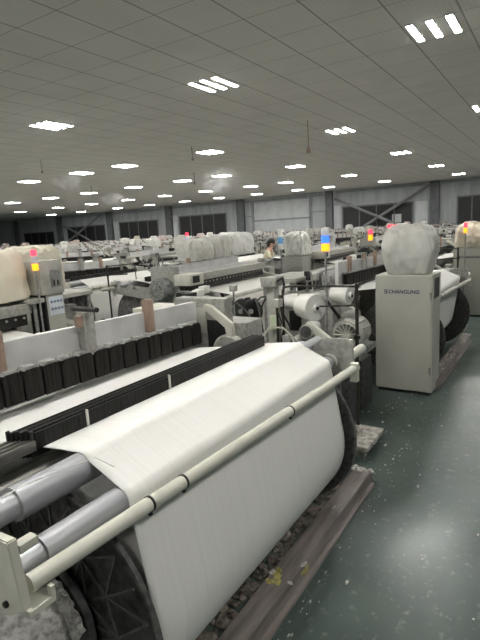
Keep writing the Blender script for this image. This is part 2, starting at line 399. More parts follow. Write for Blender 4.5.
    for k in range(N):
        a = 1.17 + k * w + .006; c = a + w - .012; dz = .022 * (2.6 - a)
        g = B(MB().prism([(a, 1.238 + dz), (a, 1.39 + dz), (a + .018, 1.416 + dz), (c - .018, 1.416 + dz), (c, 1.39 + dz), (c, 1.238 + dz)], 2.475, 2.535, 'y', .003), 'heald_guard', 'heald')
        MB().prism([(a + .006, 1.410 + dz), (a + .022, 1.430 + dz), (c - .022, 1.430 + dz), (c - .006, 1.410 + dz)], 2.48, 2.555, 'y', .002).build('guard_cap', M['cap'], g, O)
    for x in (1.46, 2.66):
        B(MB().box(x - .035, x + .035, 2.52, 2.575, 1.43, 1.675, .004), 'panel_post', 'brown')
    t = B(MB().box(2.02, 2.105, 2.49, 2.56, 1.405, 1.69, .004), 'lift_post', 'dusty')
    MB().tube((2.05, 2.39, 1.705), (2.05, 2.62, 1.705), .016, 14).build('post_arm', M['black'], t, O)
    MB().box(1.985, 2.02, 2.495, 2.54, 1.60, 1.67, .004).build('hinge_block', M['brown'], t, O)
    m = MB()
    for k in range(5):
        y = 2.66 + .055 * k
        m.box(1.0, 3.3, y, y + .018, 1.25, 1.45 + .02 * (k % 2), .002)
    B(m, 'heald_frame', 'panel')
    # reed, fell, breast beam and cloth roll on the weaver's side
    B(MB().box(1.1, 3.25, 2.96, 3.0, 1.05, 1.28, .003), 'reed', 'drop')
    ft = B(MB().box(1.0, 3.62, 3.04, 3.24, 1.33, 1.45, .012), 'top_beam', 'dusty')
    MB().box(1.05, 3.58, 3.06, 3.20, 1.20, 1.33, .006).build('dark_strip', M['black'], ft, O)  # black band below the beam for the reed and heald region
    for k in range(22):
        pass
    m = MB()
    for k in range(24): m.tube((1.1 + k * .108, 3.205, 1.29), (1.1 + k * .108, 3.222, 1.29), .014, 8)
    m.build('bolt_row', M['machine'], ft, O)
    sb = B(MB().box(3.30, 3.66, 3.02, 3.36, 1.29, 1.47, .01), 'selector_box', 'offwhite')
    MB().box(3.42, 3.60, 3.36, 3.365, 1.33, 1.44).build('dial_plate', M['black'], sb, O)
    bm = bmesh.new(); rows = []
    pts = [(2.80, 1.183), (3.0, 1.17), (3.4, 1.14), (3.74, 1.10), (3.84, 1.07), (3.865, .98), (3.86, .86), (3.80, .72)]
    for y, z in pts: rows.append([bm.verts.new((X0 + (X1 - X0) * i / 30, y, z + .004 * noise.noise(Vector((i * .4, y * 4, 0))))) for i in range(31)])
    for a, b in zip(rows, rows[1:]):
        for i in range(30): bm.faces.new((a[i], a[i+1], b[i+1], b[i]))
    m = MB(); m.merge(bm); c = B(m, 'woven_cloth', 'yarn'); sd = c.modifiers.new('thickness', 'SOLIDIFY'); sd.thickness = .003
    B(MB().tube((.57, 3.80, 1.04), (3.33, 3.80, 1.04), .05, 24), 'breast_beam', 'machine')
    cr = B(MB().tube((X0, 3.70, .52), (X1, 3.70, .52), .21, 36), 'cloth_roll', 'yarn')
    for x in (.62, 3.2):
        MB().tube((x, 3.70, .52), (x + .12, 3.70, .52), .05, 16).build('roll_stub', M['grey'], cr, O)
    # end housings
    h = B(MB().box(3.46, 3.74, 2.2, 2.95, .55, 1.36, .014), 'gear_housing', 'dusty')
    MB().lathe([(.05, 0), (.15, .004), (.165, .02), (.165, .06)], (3.265, 2.27, 1.13), 'x', 36).build('gear_cover', M['dusty'], h, O)
    MB().prism([(2.52, 1.50), (2.49, 1.545), (2.42, 1.53), (2.22, 1.39), (2.20, 1.20), (2.27, 1.20), (2.29, 1.35), (2.44, 1.46)], 3.275, 3.318, 'x', .006).build('lever_arm', M['offwhite'], h, O)
    MB().box(3.318, 3.332, 2.30, 2.50, 1.10, 1.40).build('frame_cavity_shade', M['black'], h, O)  # solid black plate, painted shade standing in for a dark cavity
    MB().box(3.322, 3.333, 2.52, 2.80, 1.28, 1.50, .002).build('access_plate', M['machine'], h, O)
    MB().lathe([(.13, 0), (.155, .01), (.155, .05), (.13, .06), (.10, .03), (.03, .03), (.03, .08), (.001, .08)], (3.74, 2.75, 1.12), 'x', 36).build('hand_wheel', M['black'], h, O)
    B(MB().box(.18, .44, 2.3, 3.0, .35, 1.30, .014), 'end_housing', 'dusty')
    fs = B(MB().box(.15, 1.05, 2.78, 3.30, 1.44, 1.49, .006), 'feeder_shelf', 'machine')
    for x in (.2, .98):
        for y in (2.82, 3.26): MB().tube((x, y, .3), (x, y, 1.45), .022, 10).build('shelf_leg', M['grey'], fs, O)
    # --- drive cluster beyond the far end of the rollers
    dr = B(MB().box(3.52, 4.25, 1.80, 2.25, .0, .62, .02).box(3.6, 4.1, 1.9, 2.15, .615, .98, .02), 'drive_gearbox', 'machine')
    MB().tube((3.86, 1.83, 1.225), (4.06, 1.83, 1.225), .066, 26).build('drive_barrel', M['machine'], dr, O)
    MB().tube((3.852, 1.83, 1.225), (3.862, 1.83, 1.225), .054, 26).build('barrel_cap', M['darkgrey'], dr, O)
    MB().tube((3.80, 1.93, 1.135), (4.02, 1.93, 1.135), .046, 24).build('idler_barrel', M['machine'], dr, O)
    MB().tube((3.792, 1.93, 1.135), (3.804, 1.93, 1.135), .026, 20).build('barrel_cap', M['darkgrey'], dr, O)
    MB().prism([(1.60, 1.16), (1.66, 1.12), (1.86, 1.27), (1.82, 1.32)], 3.88, 3.94, 'x', .008).build('rocker_arm', M['offwhite'], dr, O)
    MB().box(3.50, 3.80, 1.55, 1.95, 1.02, 1.10, .012).build('drive_deck', M['dusty'], dr, O)
    m = MB()
    m.path([(3.6, 2.16, 1.0), (3.62, 2.14, 1.2), (3.66, 2.08, 1.30), (3.72, 1.98, 1.28), (3.76, 1.92, 1.2), (3.78, 1.90, 1.1)], .008, 8)
    m.build('hose', M['offwhite'], dr, O)
    mo = B(MB().lathe([(.09, -.01), (.145, 0), (.16, .02), (.16, .30), (.12, .34), (.04, .35), (.03, .40)], (4.72, 1.78, 1.02), 'x', 36), 'motor', 'machine')
    MB().lathe([(.001, -.004), (.118, -.004), (.118, 0), (.001, 0)], (4.708, 1.78, 1.02), 'x', 32).build('fan_opening', M['black'], mo, O)
    m = MB()
    for k in range(15):
        a = 2 * PI * k / 15
        m.tube((4.70, 1.78 + .03 * math.cos(a), 1.02 + .03 * math.sin(a)), (4.70, 1.78 + .12 * math.cos(a), 1.02 + .12 * math.sin(a)), .0085, 5)
    for r_ in (.07, .118): m.lathe([(r_, -.004), (r_ + .008, -.004), (r_ + .008, .004), (r_, .004), (r_, -.004)], (4.70, 1.78, 1.02), 'x', 32)
    m.tube((4.694, 1.78, 1.02), (4.708, 1.78, 1.02), .028, 16)
    m.build('fan_grille', M['offwhite'], mo, O)
    m = MB()
    for k in range(14):
        a = 2 * PI * k / 14 + .1
        m.prism([(1.78 + .15 * math.cos(a) - .004, 1.02 + .15 * math.sin(a) - .004), (1.78 + .15 * math.cos(a) + .004, 1.02 + .15 * math.sin(a) - .004), (1.78 + .178 * math.cos(a) + .004, 1.02 + .178 * math.sin(a) + .004), (1.78 + .178 * math.cos(a) - .004, 1.02 + .178 * math.sin(a) + .004)], 4.78, 4.98, 'x')
    m.box(4.80, 4.98, 1.72, 1.84, 1.16, 1.24, .008)
    m.build('cooling_fins', M['dusty'], mo, O)
    B(MB().box(4.62, 5.2, 1.62, 2.05, .80, .86, .006).box(4.70, 5.12, 1.86, 2.0, 0, .80), 'motor_stand', 'grey')
    B(MB().box(5.25, 5.6, 1.80, 2.3, .0, .60, .02), 'pump_box', 'darkgrey')
    B(MB().box(4.76, 5.06, 1.78, 1.93, .0, .6, .02), 'pump_box', 'darkgrey')
    m = MB()
    m.path([(4.6, 2.3, .3), (4.7, 2.25, .9), (4.9, 2.2, 1.25), (5.2, 2.2, 1.3), (5.45, 2.1, 1.0), (5.5, 2.0, .6)], .02, 10)
    B(m, 'air_hose', 'black')
    ap = B(MB().box(4.46, 4.57, 2.46, 2.56, 0, 1.60, .008), 'arm_post', 'machine')
    MB().path([(4.45, 2.42, 1.6), (4.50, 2.38, 1.63), (4.55, 2.39, 1.55), (4.50, 2.41, 1.3), (4.54, 2.40, 1.1), (4.48, 2.42, .9)], .014, 8).build('cable', M['black'], ap, O)
    MB().box(4.44, 4.47, 2.44, 2.52, 1.08, 1.24, .004).build('tape_tag', M['green'], ap, O)
    MB().box(4.42, 4.62, 2.42, 2.60, 1.54, 1.64, .01).build('post_head', M['dusty'], ap, O)
    vb = B(MB().box(4.75, 5.30, 2.26, 2.52, .0, 1.32, .012), 'valve_cabinet', 'machine')
    MB().box(4.742, 4.752, 2.30, 2.44, 1.02, 1.24).build('valve_window', M['black'], vb, O)
    for k in range(8):
        m = MB(); a, c = Vector((3.5 + .15 * k, 2.3 + .2 * R.random(), 1.1)), Vector((3.9 + .2 * k, 3.0 + .4 * R.random(), 1.0 + .3 * R.random()))
        mid = (a + c) / 2 + Vector((0, 0, .15 + .2 * R.random())); m.path([a, a.lerp(mid, .6) + Vector((0, 0, .05)), mid, mid.lerp(c, .5) + Vector((0, 0, .04)), c], .010, 7)
        B(m, 'cable_loop', 'black')
    for k in range(12):
        x, y = 3.6 + 1.6 * R.random(), 2.98 + .7 * R.random(); s_ = .04 + .05 * R.random()
        B(MB().box(x - s_, x + s_, y - s_ * .8, y + s_ * .8, .71, .8 + .25 * R.random(), .006), 'weft_brake', 'dusty')
    tw = B(MB().lathe([(.095, 0), (.13, .004), (.14, .03), (.12, .05), (.09, .03), (.095, 0)], (4.86, 3.0, 1.19), 'x', 36), 'tension_wheel', 'black')
    MB().tube((4.84, 3.0, 1.19), (4.95, 3.0, 1.19), .03, 14).box(4.87, 4.88, 2.89, 3.11, 1.18, 1.20).box(4.87, 4.88, 2.99, 3.01, 1.08, 1.30).box(4.92, 4.96, 2.97, 3.03, .70, 1.19).build('wheel_stand', M['grey'], tw, O)
    w_ = B(MB().lathe([(.13, 0), (.17, .004), (.18, .03), (.15, .05), (.12, .03), (.13, 0)], (.36, 3.74, 1.0), 'x', 36), 'let_off_wheel', 'black')
    MB().tube((.30, 3.74, 1.0), (.44, 3.74, 1.0), .035, 14).box(.37, .385, 3.60, 3.88, .985, 1.015).box(.37, .385, 3.725, 3.755, .86, 1.14).build('wheel_hub', M['grey'], w_, O)
    for k in range(26):
        x, y, h_ = 3.6 + 1.7 * R.random(), 2.1 + 1.7 * R.random(), 1.05 + .40 * R.random()
        if k > 19: x, y, h_ = .2 + .2 * R.random(), 2.3 + .4 * R.random(), 1.35 + .25 * R.random()
        g = B(MB().tube((x, y, .6), (x + .06 * R.random(), y + .06 * R.random(), h_), .012, 8), 'guide_arm', ['grey', 'pole', 'machine'][k % 3])
        s_ = .022 + .03 * R.random(); MB().box(x - s_, x + s_ * 1.8, y - s_, y + s_, h_ - .02, h_ + s_ * 1.6, .005).build('guide_head', M[['dusty', 'black', 'machine', 'yarn'][k % 4]], g, O)
    fr = B(MB().box(3.55, 5.3, 2.95, 3.75, .0, .72, .02), 'feeder_frame', 'machine')
    for k in range(4):
        x = 3.75 + .42 * k
        f = MB().lathe([(.02, -.12), (.06, -.11), (.085, -.06), (.085, .10), (.06, .13), (.02, .14)], (x, 3.3, .96), 'y', 22).build('weft_feeder', M['yarn'] if k % 2 else M['dusty'], fr, O)
        MB().tube((x, 3.3, .70), (x, 3.3, .90), .02, 8).build('feeder_stem', M['grey'], f, O)
    return root, beam

def make_creel(loc):
    """stand with tall dark pole, top bar and package arm"""
    x, y = 4.33, 1.53
    o_ = (x, y, 0)
    root = empty('creel_stand', o_)
    MB().box(x - .24, x + .26, y - .17, y + .16, .085, .125, .006).box(x - .2, x - .12, y - .12, y - .04, 0, .085).box(x + .12, x + .2, y - .12, y - .04, 0, .085).box(x - .2, x - .12, y + .04, y + .12, 0, .085).box(x + .12, x + .2, y + .04, y + .12, 0, .085).build('base_plate', M['plate'], root, o_)
    MB().tube((x, y, .12), (x, y, 1.60), .0165, 16).build('pole', M['pole'], root, o_)
    MB().lathe([(.019, 0), (.036, 0), (.036, .07), (.028, .09), (.019, .11)], (x, y, .125), 'z', 18).build('pole_socket', M['plate'], root, o_)
    MB().lathe([(.017, 0), (.026, .005), (.026, .05), (.017, .055)], (x, y, 1.375), 'z', 16).lathe([(.017, 0), (.03, .004), (.03, .036), (.017, .04)], (x, y, 1.08), 'z', 16).build('collar', M['pole'], root, o_)
    MB().path([(x, y - .02, 1.575), (x, y + .3, 1.572), (x, y + .68, 1.566), (x, y + .74, 1.555), (x, y + .765, 1.52), (x, y + .767, 1.3), (x, y + .767, .95)], .011, 12).build('top_bar', M['pole'], root, o_)
    MB().tube((x, y, 1.40), (x, y + .53, 1.365), .009, 10).build('package_arm', M['pole'], root, o_)
    MB().tube((x, y, 1.40), (x + .42, y + .12, 1.42), .009, 10).build('package_arm', M['pole'], root, o_)
    return root

def cone_mesh(r0, r1, L):
    m = MB().lathe([(.03, 0), (r0, .002), (r0 + .004, .012), (r1 + .003, L - .012), (r1, L), (.03, L)], (0, 0, 0), 'z', 36)
    return m
def yarn_cone(loc, axis, r0, r1, L, label, group=None):
    root = empty('yarn_cone', loc)
    q = Vector((0, 0, 1)).rotation_difference(Vector(axis))
    root.rotation_mode = 'QUATERNION'; root.rotation_quaternion = q
    cone_mesh(r0, r1, L).build('yarn_package', M['yarn'], root)
    MB().lathe([(.018, 0), (.034, 0), (.034, .024), (.018, .024), (.018, 0)], (0, 0, -.022), 'z', 20).build('paper_tube', M['white_cover'], root)
    MB().tube((0, 0, -.03), (0, 0, -.01), .017, 12).build('spindle_tip', M['black'], root)
    tag(root, label, 'yarn cone', group)
    return root

def cover_mesh(w, d, h, seed, bulge=.08, top=.75, folds=.02, base=1.0):
    """loose sheet pulled over a box: w,d,h outer size, open hem at z=0, origin at its centre base"""
    t = bmesh.new(); bmesh.ops.create_cube(t, size=2)
    bmesh.ops.subdivide_edges(t, edges=t.edges[:], cuts=23, use_grid_fill=True)
    bmesh.ops.delete(t, geom=[f for f in t.faces if all(v.co.z < -.99 for v in f.verts)], context='FACES')
    for v in t.verts:
        p = v.co.copy(); u = (p.z + 1) / 2
        k = 6; nrm = (abs(p.x)**k + abs(p.y)**k) ** (1/k)
        mx = max(abs(p.x), abs(p.y), 1e-6); f = mx / max(nrm, 1e-6)
        p.x *= f; p.y *= f
        if p.z > .999: rim = mx
        else: rim = 1
        s = base + (1 - base) * min(1, u * 2.2) + bulge * math.sin(PI * min(1, u * 1.05)) - (1 - top) * max(0, u - .62) / .38 * .8
        q = Vector((p.x * 3 + seed, p.y * 3 + seed * .7, p.z * .8))
        n1 = noise.noise(q); n2 = noise.noise(q * 2.7 + Vector((3, 5, 1))); n3 = noise.noise(Vector((p.x * 9 + seed, p.y * 9, p.z * 1.2)))
        crease = abs(noise.noise(Vector((p.x * 2.2 + p.z * 1.1 + seed, p.y * 2.2 - p.z * .8, seed))))
        rg = 1 - min(1, 3.2 * abs(noise.noise(Vector((p.x * 3.4 + seed + p.z * .35, p.y * 3.4 - p.z * .25, p.z * .45 + seed)))))
        rg2 = 1 - min(1, 3.0 * abs(noise.noise(Vector((p.x * 1.6 - p.z * 1.3 + seed * 2, p.y * 1.6 + p.z * 1.1, p.z * .9)))))
        dsp = folds * (1.0 * n1 + .4 * n2 + 1.3 * (rg - .4) + .5 * (rg2 - .4) + .3 * n3) / .6 - folds * .6 * (1 - min(1, crease * 6))
        x, y = p.x * w / 2 * s, p.y * d / 2 * s
        ln = math.hypot(x, y) or 1
        z = u * h
        if p.z > .999: z = h * (1 - .12 * mx ** 4) + dsp * .6
        elif u > .9: z = h * (u - .0)
        z -= .12 * h * (max(0, u - .72) / .28) ** 2 if p.z <= .999 else 0
        if u < .05: z += folds * 1.5 * n2
        v.co = Vector((x + x / ln * dsp, y + y / ln * dsp, max(z, 0)))
    for _ in range(1): bmesh.ops.smooth_vert(t, verts=t.verts[:], factor=.22, use_axis_x=True, use_axis_y=True, use_axis_z=True)
    m = MB(); m.merge(t); return m
def cover(loc, w, d, h, seed, mk, label, group=None, rz=0, **kw):
    ob = cover_mesh(w, d, h, seed, **kw).build('dust_cover', M[mk], None, angle=1.4)
    ob.location = loc; ob.rotation_euler = (0, 0, rz)
    sd = ob.modifiers.new('thickness', 'SOLIDIFY'); sd.thickness = .004
    tag(ob, label, 'dust cover', group); return ob

def make_cabinet():
    x0, x1, y0, y1 = 6.04, 6.50, 1.21, 1.895; o_ = ((x0 + x1) / 2, (y0 + y1) / 2, 0)
    root = empty('electrical_cabinet', o_)
    MB().box(x0 + .018, x1, y0, y1, .04, 1.49, .006).build('body', M['cabinet_edge'], root, o_)
    MB().box(x0 + .03, x1 - .03, y0 + .03, y1 - .03, 0, .04).build('base_gap_shade', M['black'], root, o_)  # black block painted as the shade in the gap below the cabinet
    d = MB().box(x0, x0 + .018, y0 + .012, y1 - .004, .055, 1.478, .004).build('door', M['cabinet'], root, o_)
    for z in (1.24, .32):
        MB().box(x0 - .008, x0 + .012, y0 + .012, y0 + .034, z - .045, z + .045, .003).build('hinge', M['grey'], d, o_)
    MB().box(x0 + .09, x1 - .1, y0 - .004, y0 + .004, 1.20, 1.44).build('side_vent', M['darkgrey'], root, o_)
    # lettering
    cu = bpy.data.curves.new('lettering', 'FONT'); cu.body = 'CHANGLING'; cu.size = .083; cu.extrude = .001; cu.offset = .0024; cu.space_character = 1.02
    to = bpy.data.objects.new('tmp_text', cu); COL.objects.link(to)
    bpy.context.view_layer.update()
    me = bpy.data.meshes.new_from_object(to.evaluated_get(bpy.context.evaluated_depsgraph_get()))
    bpy.data.objects.remove(to)
    xs = [v.co.x for v in me.vertices]; wdt = max(xs) - min(xs)
    t = bmesh.new(); t.from_mesh(me); bpy.data.meshes.remove(me)
    for v in t.verts: v.co.x = (v.co.x - min(xs)) * .368 / wdt; v.co.y = v.co.y * .74 + .006
    # local x runs along -Y on the door, local y is up
    mtx = Matrix(((0, 0, -1, x0 - .001), (-1, 0, 0, 1.728), (0, 1, 0, 1.263), (0, 0, 0, 1)))
    m = MB(); m.merge(t, mtx); m.build('lettering', M['ink'], d, o_)
    m = MB()
    y = 1.775
    for dy in (0, .022): m.box(x0 - .002, x0, y - dy - .006, y - dy + .002, 1.265, 1.318)
    for dz in (1.268, 1.288, 1.310): m.box(x0 - .002, x0, y - .040, y + .004, dz - .003, dz + .004)
    m.build('emblem', M['ink'], d, o_)
    return root

def make_lamp_stack(loc, h, colours, label, r=.038, head=.09):
    """thin pole from a foot, topped by stacked signal lenses"""
    root = empty('signal_lamp', loc)
    MB().tube((0, 0, 0), (0, 0, h), .012, 12).tube((0, 0, 0), (0, 0, .02), .04, 14).build('pole', M['grey'], root)
    z = h
    for i, c in enumerate(colours):
        n = .012
        MB().lathe([(r * .7, 0), (r * .7, n)], (0, 0, z), 'z', 20).build('spacer', M['clear'], root)
        z += n
        MB().lathe([(r, 0), (r, head * .7), (r * .8, head * .92), (r * .2, head)] if i == len(colours) - 1 else [(r, 0), (r, head)], (0, 0, z), 'z', 24).build('lens', M[c], root)
        z += head
    tag(root, label, 'signal light'); return root

# ------------------------------------------------------------------ setting
CZ = 5.944
XW, XN, YL, YR = 56.0, -9.0, 92.0, -14.0
def struct(mb, name, mk):
    o = mb.build(name, M[mk]); o['kind'] = 'structure'; return o
struct(MB().box(XN, XW, YR, YL, -.2, 0), 'floor', 'floor')
struct(MB().box(XN, XW + .3, YR, YL, CZ, CZ + .2), 'ceiling', 'ceiling')
struct(MB().box(XW, XW + .3, YR, YL, 0, CZ), 'wall_back', 'wall')
struct(MB().box(XN - .3, XN, YR, YL, 0, CZ), 'wall_front', 'wall')
struct(MB().box(XN, XW, YL, YL + .3, 0, CZ), 'wall_left', 'wall')
struct(MB().box(XN, XW, YR - .3, YR, 0, CZ), 'wall_right', 'wall')
n = 1
for (ya, yb, za, zb) in ((3.5, 8.9, 1.2, 4.15), (13.4, 21.3, 1.2, 3.95), (37.8, 45.8, 1.2, 4.35), (50.0, 57.9, 1.2, 4.15), (61.3, 70.4, 1.2, 4.0), (74.2, 82.6, 1.2, 3.5)):
    w = struct(MB().box(XW - .06, XW - .02, ya, yb, za, zb), 'window_%d' % n, 'pane')
    m = MB()
    for k in range(0, 5): y = ya + (yb - ya) * k / 4; m.box(XW - .12, XW - .02, y - .07, y + .07, za, zb)
    m.box(XW - .12, XW - .02, ya - .07, yb + .07, zb - .08, zb + .08).box(XW - .12, XW - .02, ya - .07, yb + .07, za - .08, za + .08)
    f = m.build('window_frame', M['trimdark'], w); f['kind'] = 'structure'
    n += 1
n = 1
for (y, wd) in ((11.1, .45), (22.9, .42), (35.3, .55), (47.6, .55), (59.9, .55), (72.2, .55), (84.5, .55)):
    struct(MB().box(XW - .45, XW, y - wd, y + wd, 0, CZ), 'trim_%d' % n, 'trimdark'); n += 1
for (ya, yb, z) in ((23.4, 34.6, 5.45), (12, 22, 5.6), (0, 10.5, 5.6), (36, 46.8, 5.55), (48.2, 59.3, 5.5), (60.5, 71.5, 5.55)):
    struct(MB().box(XW - .14, XW, ya, yb, z, z + .2), 'trim_%d' % n, 'trim'); n += 1
# pale cladding panels between the columns, with a rail between them
struct(MB().box(XW - .10, XW, 25.6, 33.3, 3.15, 5.3).box(XW - .10, XW, 25.6, 33.3, .3, 2.95), 'trim_%d' % n, 'wallwhite'); n += 1
struct(MB().box(XW - .16, XW, 25.4, 33.5, 2.95, 3.15).box(XW - .16, XW, 25.2, 25.45, 0, 5.4).box(XW - .16, XW, 33.4, 33.7, 0, 5.4).box(XW - .16, XW, 23.3, 25.2, 3.6, 3.75).box(XW-.16, XW, 33.7, 34.8, 3.6, 3.75), 'trim_%d' % n, 'trim'); n += 1
struct(MB().box(XW - .10, XW, 46.2, 47.0, 0, 4.6).box(XW - .10, XW, 58.2, 59.2, 0, 4.4).box(XW - .10, XW, 21.6, 22.4, 0, 4.2).box(XW-.1, XW, 11.8, 13.1, 0, 4.0), 'trim_%d' % n, 'wallwhite'); n += 1
m = MB()
for y in [ -2 + 1.6 * k for k in range(56)]: m.box(XW - .05, XW, y - .03, y + .03, 4.6, 5.4)
struct(m, 'trim_%d' % n, 'trim'); n += 1
def brace(a, b, label, dx=.62):
    o = MB().tube((XW - dx, a[0], a[1]), (XW - dx, b[0], b[1]), .16, 8).build('diagonal_brace', M['brace'])
    tag(o, label, 'brace', None)
brace((11.5, 5.65), (21.0, .3), 'long diagonal steel brace rising to the right, front of the wide dark window')
brace((21.9, 4.95), (12.5, .6), 'diagonal steel brace falling to the right across the wide dark window', 1.0)
brace((71.0, 4.55), (60.6, -.0), 'pale diagonal steel brace falling to the right on the far left wall bay')
brace((60.8, 5.6), (69.5, 1.7), 'diagonal steel brace rising to the right on the far left wall bay', 1.0)
tag(MB().box(XW - .08, XW - .03, 14.6, 15.6, 1.9, 2.8).build('notice_sheet', M['wallwhite']), 'small pale notice sheet on the wide dark window behind the big plastic cover', 'notice')

# ------------------------------------------------------------------ ceiling lights
def make_light():
    root = empty('ceiling_light', (0, 0, CZ))
    for k in (-1, 0, 1):
        fr = MB().box(-.56, .56, k * .37 - .085, k * .37 + .085, -.02, -.001).build('light_housing', M['wallwhite'], root)
        MB().box(-.525, .525, k * .37 - .058, k * .37 + .058, -.026, -.020).build('light_strip', M['strip'], fr)
    return root
proto = make_light(); index_kids()
LX = [11.45, 20.55, 30.0, 39.9, 49.7]; LY = [2.34, 7.87, 14.6, 20.4, 24.0, 29.1, 34.4, 39.6, 45.5, 51.5, 59.1, 66]
ordn = ['first', 'second', 'third', 'fourth', 'fifth', 'sixth', 'seventh', 'eighth', 'ninth', 'tenth', 'eleventh', 'twelfth']
first = True
for j, y in enumerate(LY + [-2.9]):
    for i, x in enumerate([-5.5, 2.2] + LX):
        o = proto if first else copy_tree(proto); first = False
        o.location = (x, y, CZ)
        if j < len(LY) and i >= 2:
            row = 'in the row nearest the aisle' if j == 0 else 'in the %s row left of aisle' % ordn[j]
            tag(o, 'three-strip ceiling light, %s from camera %s' % (ordn[i - 2], row), 'ceiling light', 'ceiling lights')
        else:
            tag(o, 'ceiling light of three glowing strips outside the picture', 'ceiling light', 'ceiling lights out of view')

# ------------------------------------------------------------------ looms
loom, beam0 = build_loom()
sheet_full = yarn_and_sheet(loom, beam0, .49)
index_kids()
tag(loom, 'nearest weaving loom, full white yarn beam and white thread sheet filling the lower left', 'loom')

cam_loc = Vector((0, 0, 2.15))
CX, CU, CF = Vector((.537, -.842, -.056)), Vector((.183, .051, .982)), Vector((.824, .537, -.182))
def px(P):
    d = Vector(P) - cam_loc; z = d.dot(CF)
    if z < .1: return None
    return (240 + 491 * d.dot(CX) / z, 320 - 491 * d.dot(CU) / z, z)

def joined(src_root, name):
    """one light mesh of a whole loom for the far rows"""
    bm = bmesh.new(); mats = []
    dg = bpy.context.evaluated_depsgraph_get()
    def add(o):
        if o.type == 'MESH':
            ev = o.evaluated_get(dg); me = bpy.data.meshes.new_from_object(ev)
            mk = o.data.materials[0]
            if mk not in mats: mats.append(mk)
            k = mats.index(mk); n0 = len(bm.faces); bm.from_mesh(me); bpy.data.meshes.remove(me)
            bm.faces.ensure_lookup_table()
            for f in bm.faces[n0:]: f.material_index = k
        for c in kids(o): add(c)
    bpy.context.view_layer.update(); dg = bpy.context.evaluated_depsgraph_get(); add(src_root)
    me = bpy.data.meshes.new(name); bm.to_mesh(me); bm.free()
    for mk in mats: me.materials.append(mk)
    return me

# second loom of the front row carries a nearly empty beam: its own yarn and sheet
near_labels = {
 ('A', 1): 'loom with half-empty yarn beam and steep white thread sheet behind the plain tall cabinet',
 ('A', 2): 'loom next along the aisle beyond the second tall cabinet',
 ('B', 0): 'loom in the next row left, standing under the crumpled cream covers at the left',
 ('B', 1): 'loom with long grey top beam and dark strip, under the big white covers mid picture',
 ('B', 2): 'loom following the one with the long top beam, row facing the front row',
 ('C', 1): 'loom with full white beam seen between two dark poles at the left',
 ('C', 2): 'loom in the third row, right of the white beam behind two dark poles',
}
rows = []
for j in range(0, 9):
    rows.append((chr(65 + 2 * j), O[1] + PAIR * j, 0)); rows.append((chr(66 + 2 * j), O[1] + 3.5 + PAIR * j, PI))
far_mesh = joined(loom, 'weaving_loom')
placed = []
skipfar = ('loose_thread', 'rail_clip', 'bolt', 'separator_pin')
for (rn, y, rz) in rows:
    for i in range(0, 10):
        x = O[0] + PITCH * i
        if x > XW - 3: continue
        if (rn, i) == ('A', 0): placed.append((rn, i, x, y, rz)); continue
        p = px((x, y, 1.2))
        if p is None: continue
        if rn == 'B' and i == 0: pass
        elif not (-70 - 900 / p[2] < p[0] < 500 + 700 / p[2]): continue
        if (rn, i) in near_labels:
            skip = skipfar
            if (rn, i) == ('A', 1): skip += ('thread_sheet', 'wound_yarn')
            if rn == 'A': skip += ('back_rest_roller', 'tension_roller', 'support_tube', 'guard_pipe', 'end_bracket', 'bearing_block', 'end_bearing', 'hub_shaft', 'hub_collar', 'lint_clump', 'dropper_rail')
            if rn == 'B' and i > 0: skip += ('arm_post', 'valve_cabinet', 'feeder_frame', 'weft_brake', 'guide_arm', 'feeder_shelf', 'tension_wheel', 'cable_loop', 'motor', 'motor_stand', 'air_hose', 'pump_box', 'drive_gearbox')
            if (rn, i) == ('B', 1): skip += ('gear_housing',)
            o = copy_tree(loom, None, skip); o.location = (x, y, 0); o.rotation_euler = (0, 0, rz)
            tag(o, near_labels[(rn, i)], 'loom')
            if (rn, i) == ('A', 1): loomA1 = o
            if rn == 'A': rollers(o, False)
            if (rn, i) == ('B', 1):
                dm = MB().lathe([(.05, 0), (.19, 0), (.205, .02), (.205, .20), (.18, .235), (.06, .25)], (3.46, 2.65, 1.20), 'x', 40).build('drum_motor', M['lintdrum'], o, O)
                m = MB()
                for k in range(12):
                    a = 2 * PI * k / 12
                    m.tube((3.715, 2.65 + .04 * math.cos(a), 1.20 + .04 * math.sin(a)), (3.70, 2.65 + .17 * math.cos(a), 1.20 + .17 * math.sin(a)), .010, 6)
                m.lathe([(.14, 0), (.155, 0), (.155, .02), (.14, .02), (.14, 0)], (3.695, 2.65, 1.20), 'x', 32)
                m.build('drum_grille', M['dusty'], dm, O)
        else:
            o = bpy.data.objects.new('weaving_loom', far_mesh); COL.objects.link(o); o.location = (x, y, 0); o.rotation_euler = (0, 0, rz)
            tag(o, 'pale grey weaving loom in the packed rows running back to the far wall', 'loom', 'looms of the far rows')
        placed.append((rn, i, x, y, rz))
index_kids()
bA1 = [c for c in kids(loomA1) if c.name.startswith('warp_beam')][0]
yarn_and_sheet(loomA1, bA1, .31)

# ------------------------------------------------------------------ cabinets, covers, stands
cab = make_cabinet(); index_kids()
tag(cab, 'tall plain grey-beige cabinet with dark blue lettering, standing beside the aisle', 'cabinet')
COORD = cab.location.copy()
c2 = copy_tree(cab); c2.location = (cab.location.x + PITCH, cab.location.y + .0, 0)
tag(c2, 'second tall grey-beige cabinet along the aisle, cut by the right picture edge', 'cabinet')
plain = [c for c in kids(cab)]
def cover_box(cx, cy, z, w, d, h):
    return MB().box(cx - w/2, cx + w/2, cy - d/2, cy + d/2, z, z + h, .01)
ob = cover_box(6.27, 1.55, 1.49, .30, .34, .44).build('weft_controller', M['cap']); tag(ob, 'grey box hidden under the clear plastic cover on the nearest cabinet', 'control box')
cover((6.27, 1.53, 1.49), .42, .57, .60, 3.1, 'plastic', 'wrinkled translucent plastic cover ballooning over the box on the nearest tall cabinet', bulge=.10, top=.88, folds=.013, base=.80)
